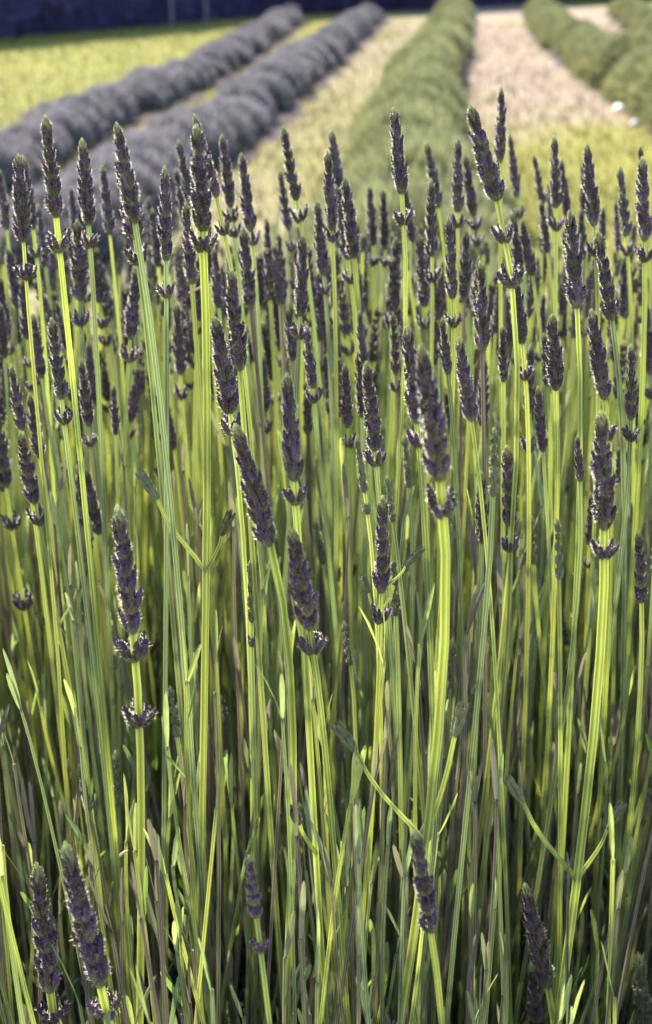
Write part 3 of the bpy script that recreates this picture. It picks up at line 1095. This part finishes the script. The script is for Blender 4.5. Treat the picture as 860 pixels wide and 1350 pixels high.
for i in range(560):
    if i < 380:
        y = random.uniform(1.05, 1.75); u = random.uniform(-250, 1110); v = random.triangular(285, 560, 330)
    else:
        y = random.uniform(.6, 1.3)
        x = random.choice((-1, 1)) * random.uniform(.3 * y + .03, .3 * y + .45)
        u = 430 + x / y * FPX * .98; v = random.uniform(250, 600)
    tip = np.array(at_depth(u, v, y))
    L = random.uniform(.034, .054)
    lean = random.gauss(.04, .08) + tip[0] * -.1
    axis = np.array((-lean, random.gauss(0, .06), 1)); axis /= np.linalg.norm(axis)
    base = tip - axis * L
    foot, path = stem_path(base, axis, n=8)
    s = L / NOM
    colr = random.choices(STEM_COLS, STEM_W)[0] * random.uniform(.8, 1.1)
    tube(g, path, .0022 * s, .0018 * s, colr, m=0)
    q = quat_to(axis, random.random() * 6.283)
    T = Matrix.Translation(Vector(base)) @ q.to_matrix().to_4x4() @ Matrix.Scale(s, 4)
    lay = SPIKES[random.randrange(6)][1]
    tint = random.uniform(.75, 1.2)
    for z, k in lay:
        add_arrays(g, random.choice(WH_LO['spike']), T @ Matrix.Translation((0, 0, z)) @ Matrix.Rotation(random.random() * 6.28, 4, 'Z') @ Matrix.Scale(k, 4), 1, tint)
    add_arrays(g, TIP_LO, T @ Matrix.Translation((0, 0, NOM * .8)), 1, tint)
    if random.random() < .5:
        p, d = walk_down(path, random.uniform(.01, .025))
        add_arrays(g, random.choice(WH_LO['ring']), Matrix.Translation(Vector(p)) @ quat_to(d, 0).to_matrix().to_4x4() @ Matrix.Scale(s, 4), 1, tint)
for i in range(600):      # unflowered stems closing the back of the clump
    y = random.uniform(1.15, 1.8); u = random.uniform(-300, 1160); v = random.uniform(330, 560)
    base = np.array(at_depth(u, v, y))
    axis = np.array((random.gauss(0, .08), random.gauss(0, .08), 1)); axis /= np.linalg.norm(axis)
    foot, path = stem_path(base, axis, n=6)
    colr = random.choices(STEM_COLS, STEM_W)[0] * random.uniform(.8, 1.1)
    tube(g, path, .0019, .0013, colr, m=0)
    bud = Geo(); bud_geo(bud, path[-1], axis, .014, .0040, np.array((.10, .10, .06)))
    v_, f_, c_, m_ = bud.arrays()
    base_n = g.n
    g.v.append(v_); g.c.append(c_); g.f.extend([tuple(q + base_n for q in ff) for ff in f_]); g.m.extend([x + 1 for x in m_]); g.n += len(v_)
# low leafless and unflowered stems filling the depth of the clump
for i in range(2800):
    y = random.uniform(.5, 1.6); x = random.uniform(-.42, .42) * (y + .35)
    fx, fy = clampd(x, y)
    z = dome_z(fx, fy)
    h = random.uniform(.20, .50)
    axis = np.array((random.gauss(0, .08), random.gauss(0, .08), 1)); axis /= np.linalg.norm(axis)
    base = np.array((fx, fy, z)) + axis * h
    if project(base)[1] < 560: continue
    foot, path = stem_path(base, axis, n=14)
    colr = random.choices(STEM_COLS, [3, 3, 4, 4, 2, 6, 9])[0] * random.uniform(.8, 1.15)  # more dark purple tones here, painting shaded stems and dark gaps
    if any(hides(path, q) for q in heads): continue
    tube(g, path, .0015, .0009, colr, m=0)
    for q in range(random.choice((1, 2))):
        gl = Geo()
        leaf_geo(gl, path[-1] - axis * .003, axis + rng.normal(size=3) * .10, random.uniform(.02, .045), random.uniform(.0024, .0036), colr * random.uniform(.9, 1.15))
        v_, f_, c_, m_ = gl.arrays()
        g.add(v_, f_, c_, 3)
    for q in range(random.choice((0, 0, 1, 2))):
        p, d = walk_down(path, random.uniform(0, h * .8))
        a = random.random() * 6.283
        gl = Geo()
        leaf_geo(gl, p, d + np.array((math.cos(a), math.sin(a), 0)) * random.uniform(.15, .5), random.uniform(.02, .045), random.uniform(.0022, .004), random.choice(LEAF_COLS) * random.uniform(.7, 1.2))
        v_, f_, c_, m_ = gl.arrays()
        g.add(v_, f_, c_, 3)
tag(add_obj('lavender_thicket', g.mesh('lavender_thicket', [M_STEM, M_CALYX, M_FUZZ, M_LEAF])), 'mass of further lavender stems and spikes deep in the clump', 'lavender', kind='stuff')

# ---- two bits of dry straw caught among the stems
for i, (pts, y) in enumerate([(((249, 386), (264, 379), (281, 376)), .80), (((158, 1128), (163, 1124), (169, 1121)), .62)]):
    path = np.array([np.array(at_depth(u, v, y)) for u, v in pts])
    g = Geo()
    o0 = path[0].copy()
    tube(g, path - o0, .0009, .0006, np.array((.5, .4, .2)), sections=6)
    tag(add_obj('dry_straw', g.mesh('dry_straw', [M_STRAW]), loc=o0), ['thin orange straw caught across a bright stem among the spikes', 'tiny straw bit caught low among the stems'][i], 'straw')
print('stalks', count, 'objects', len(bpy.data.objects))
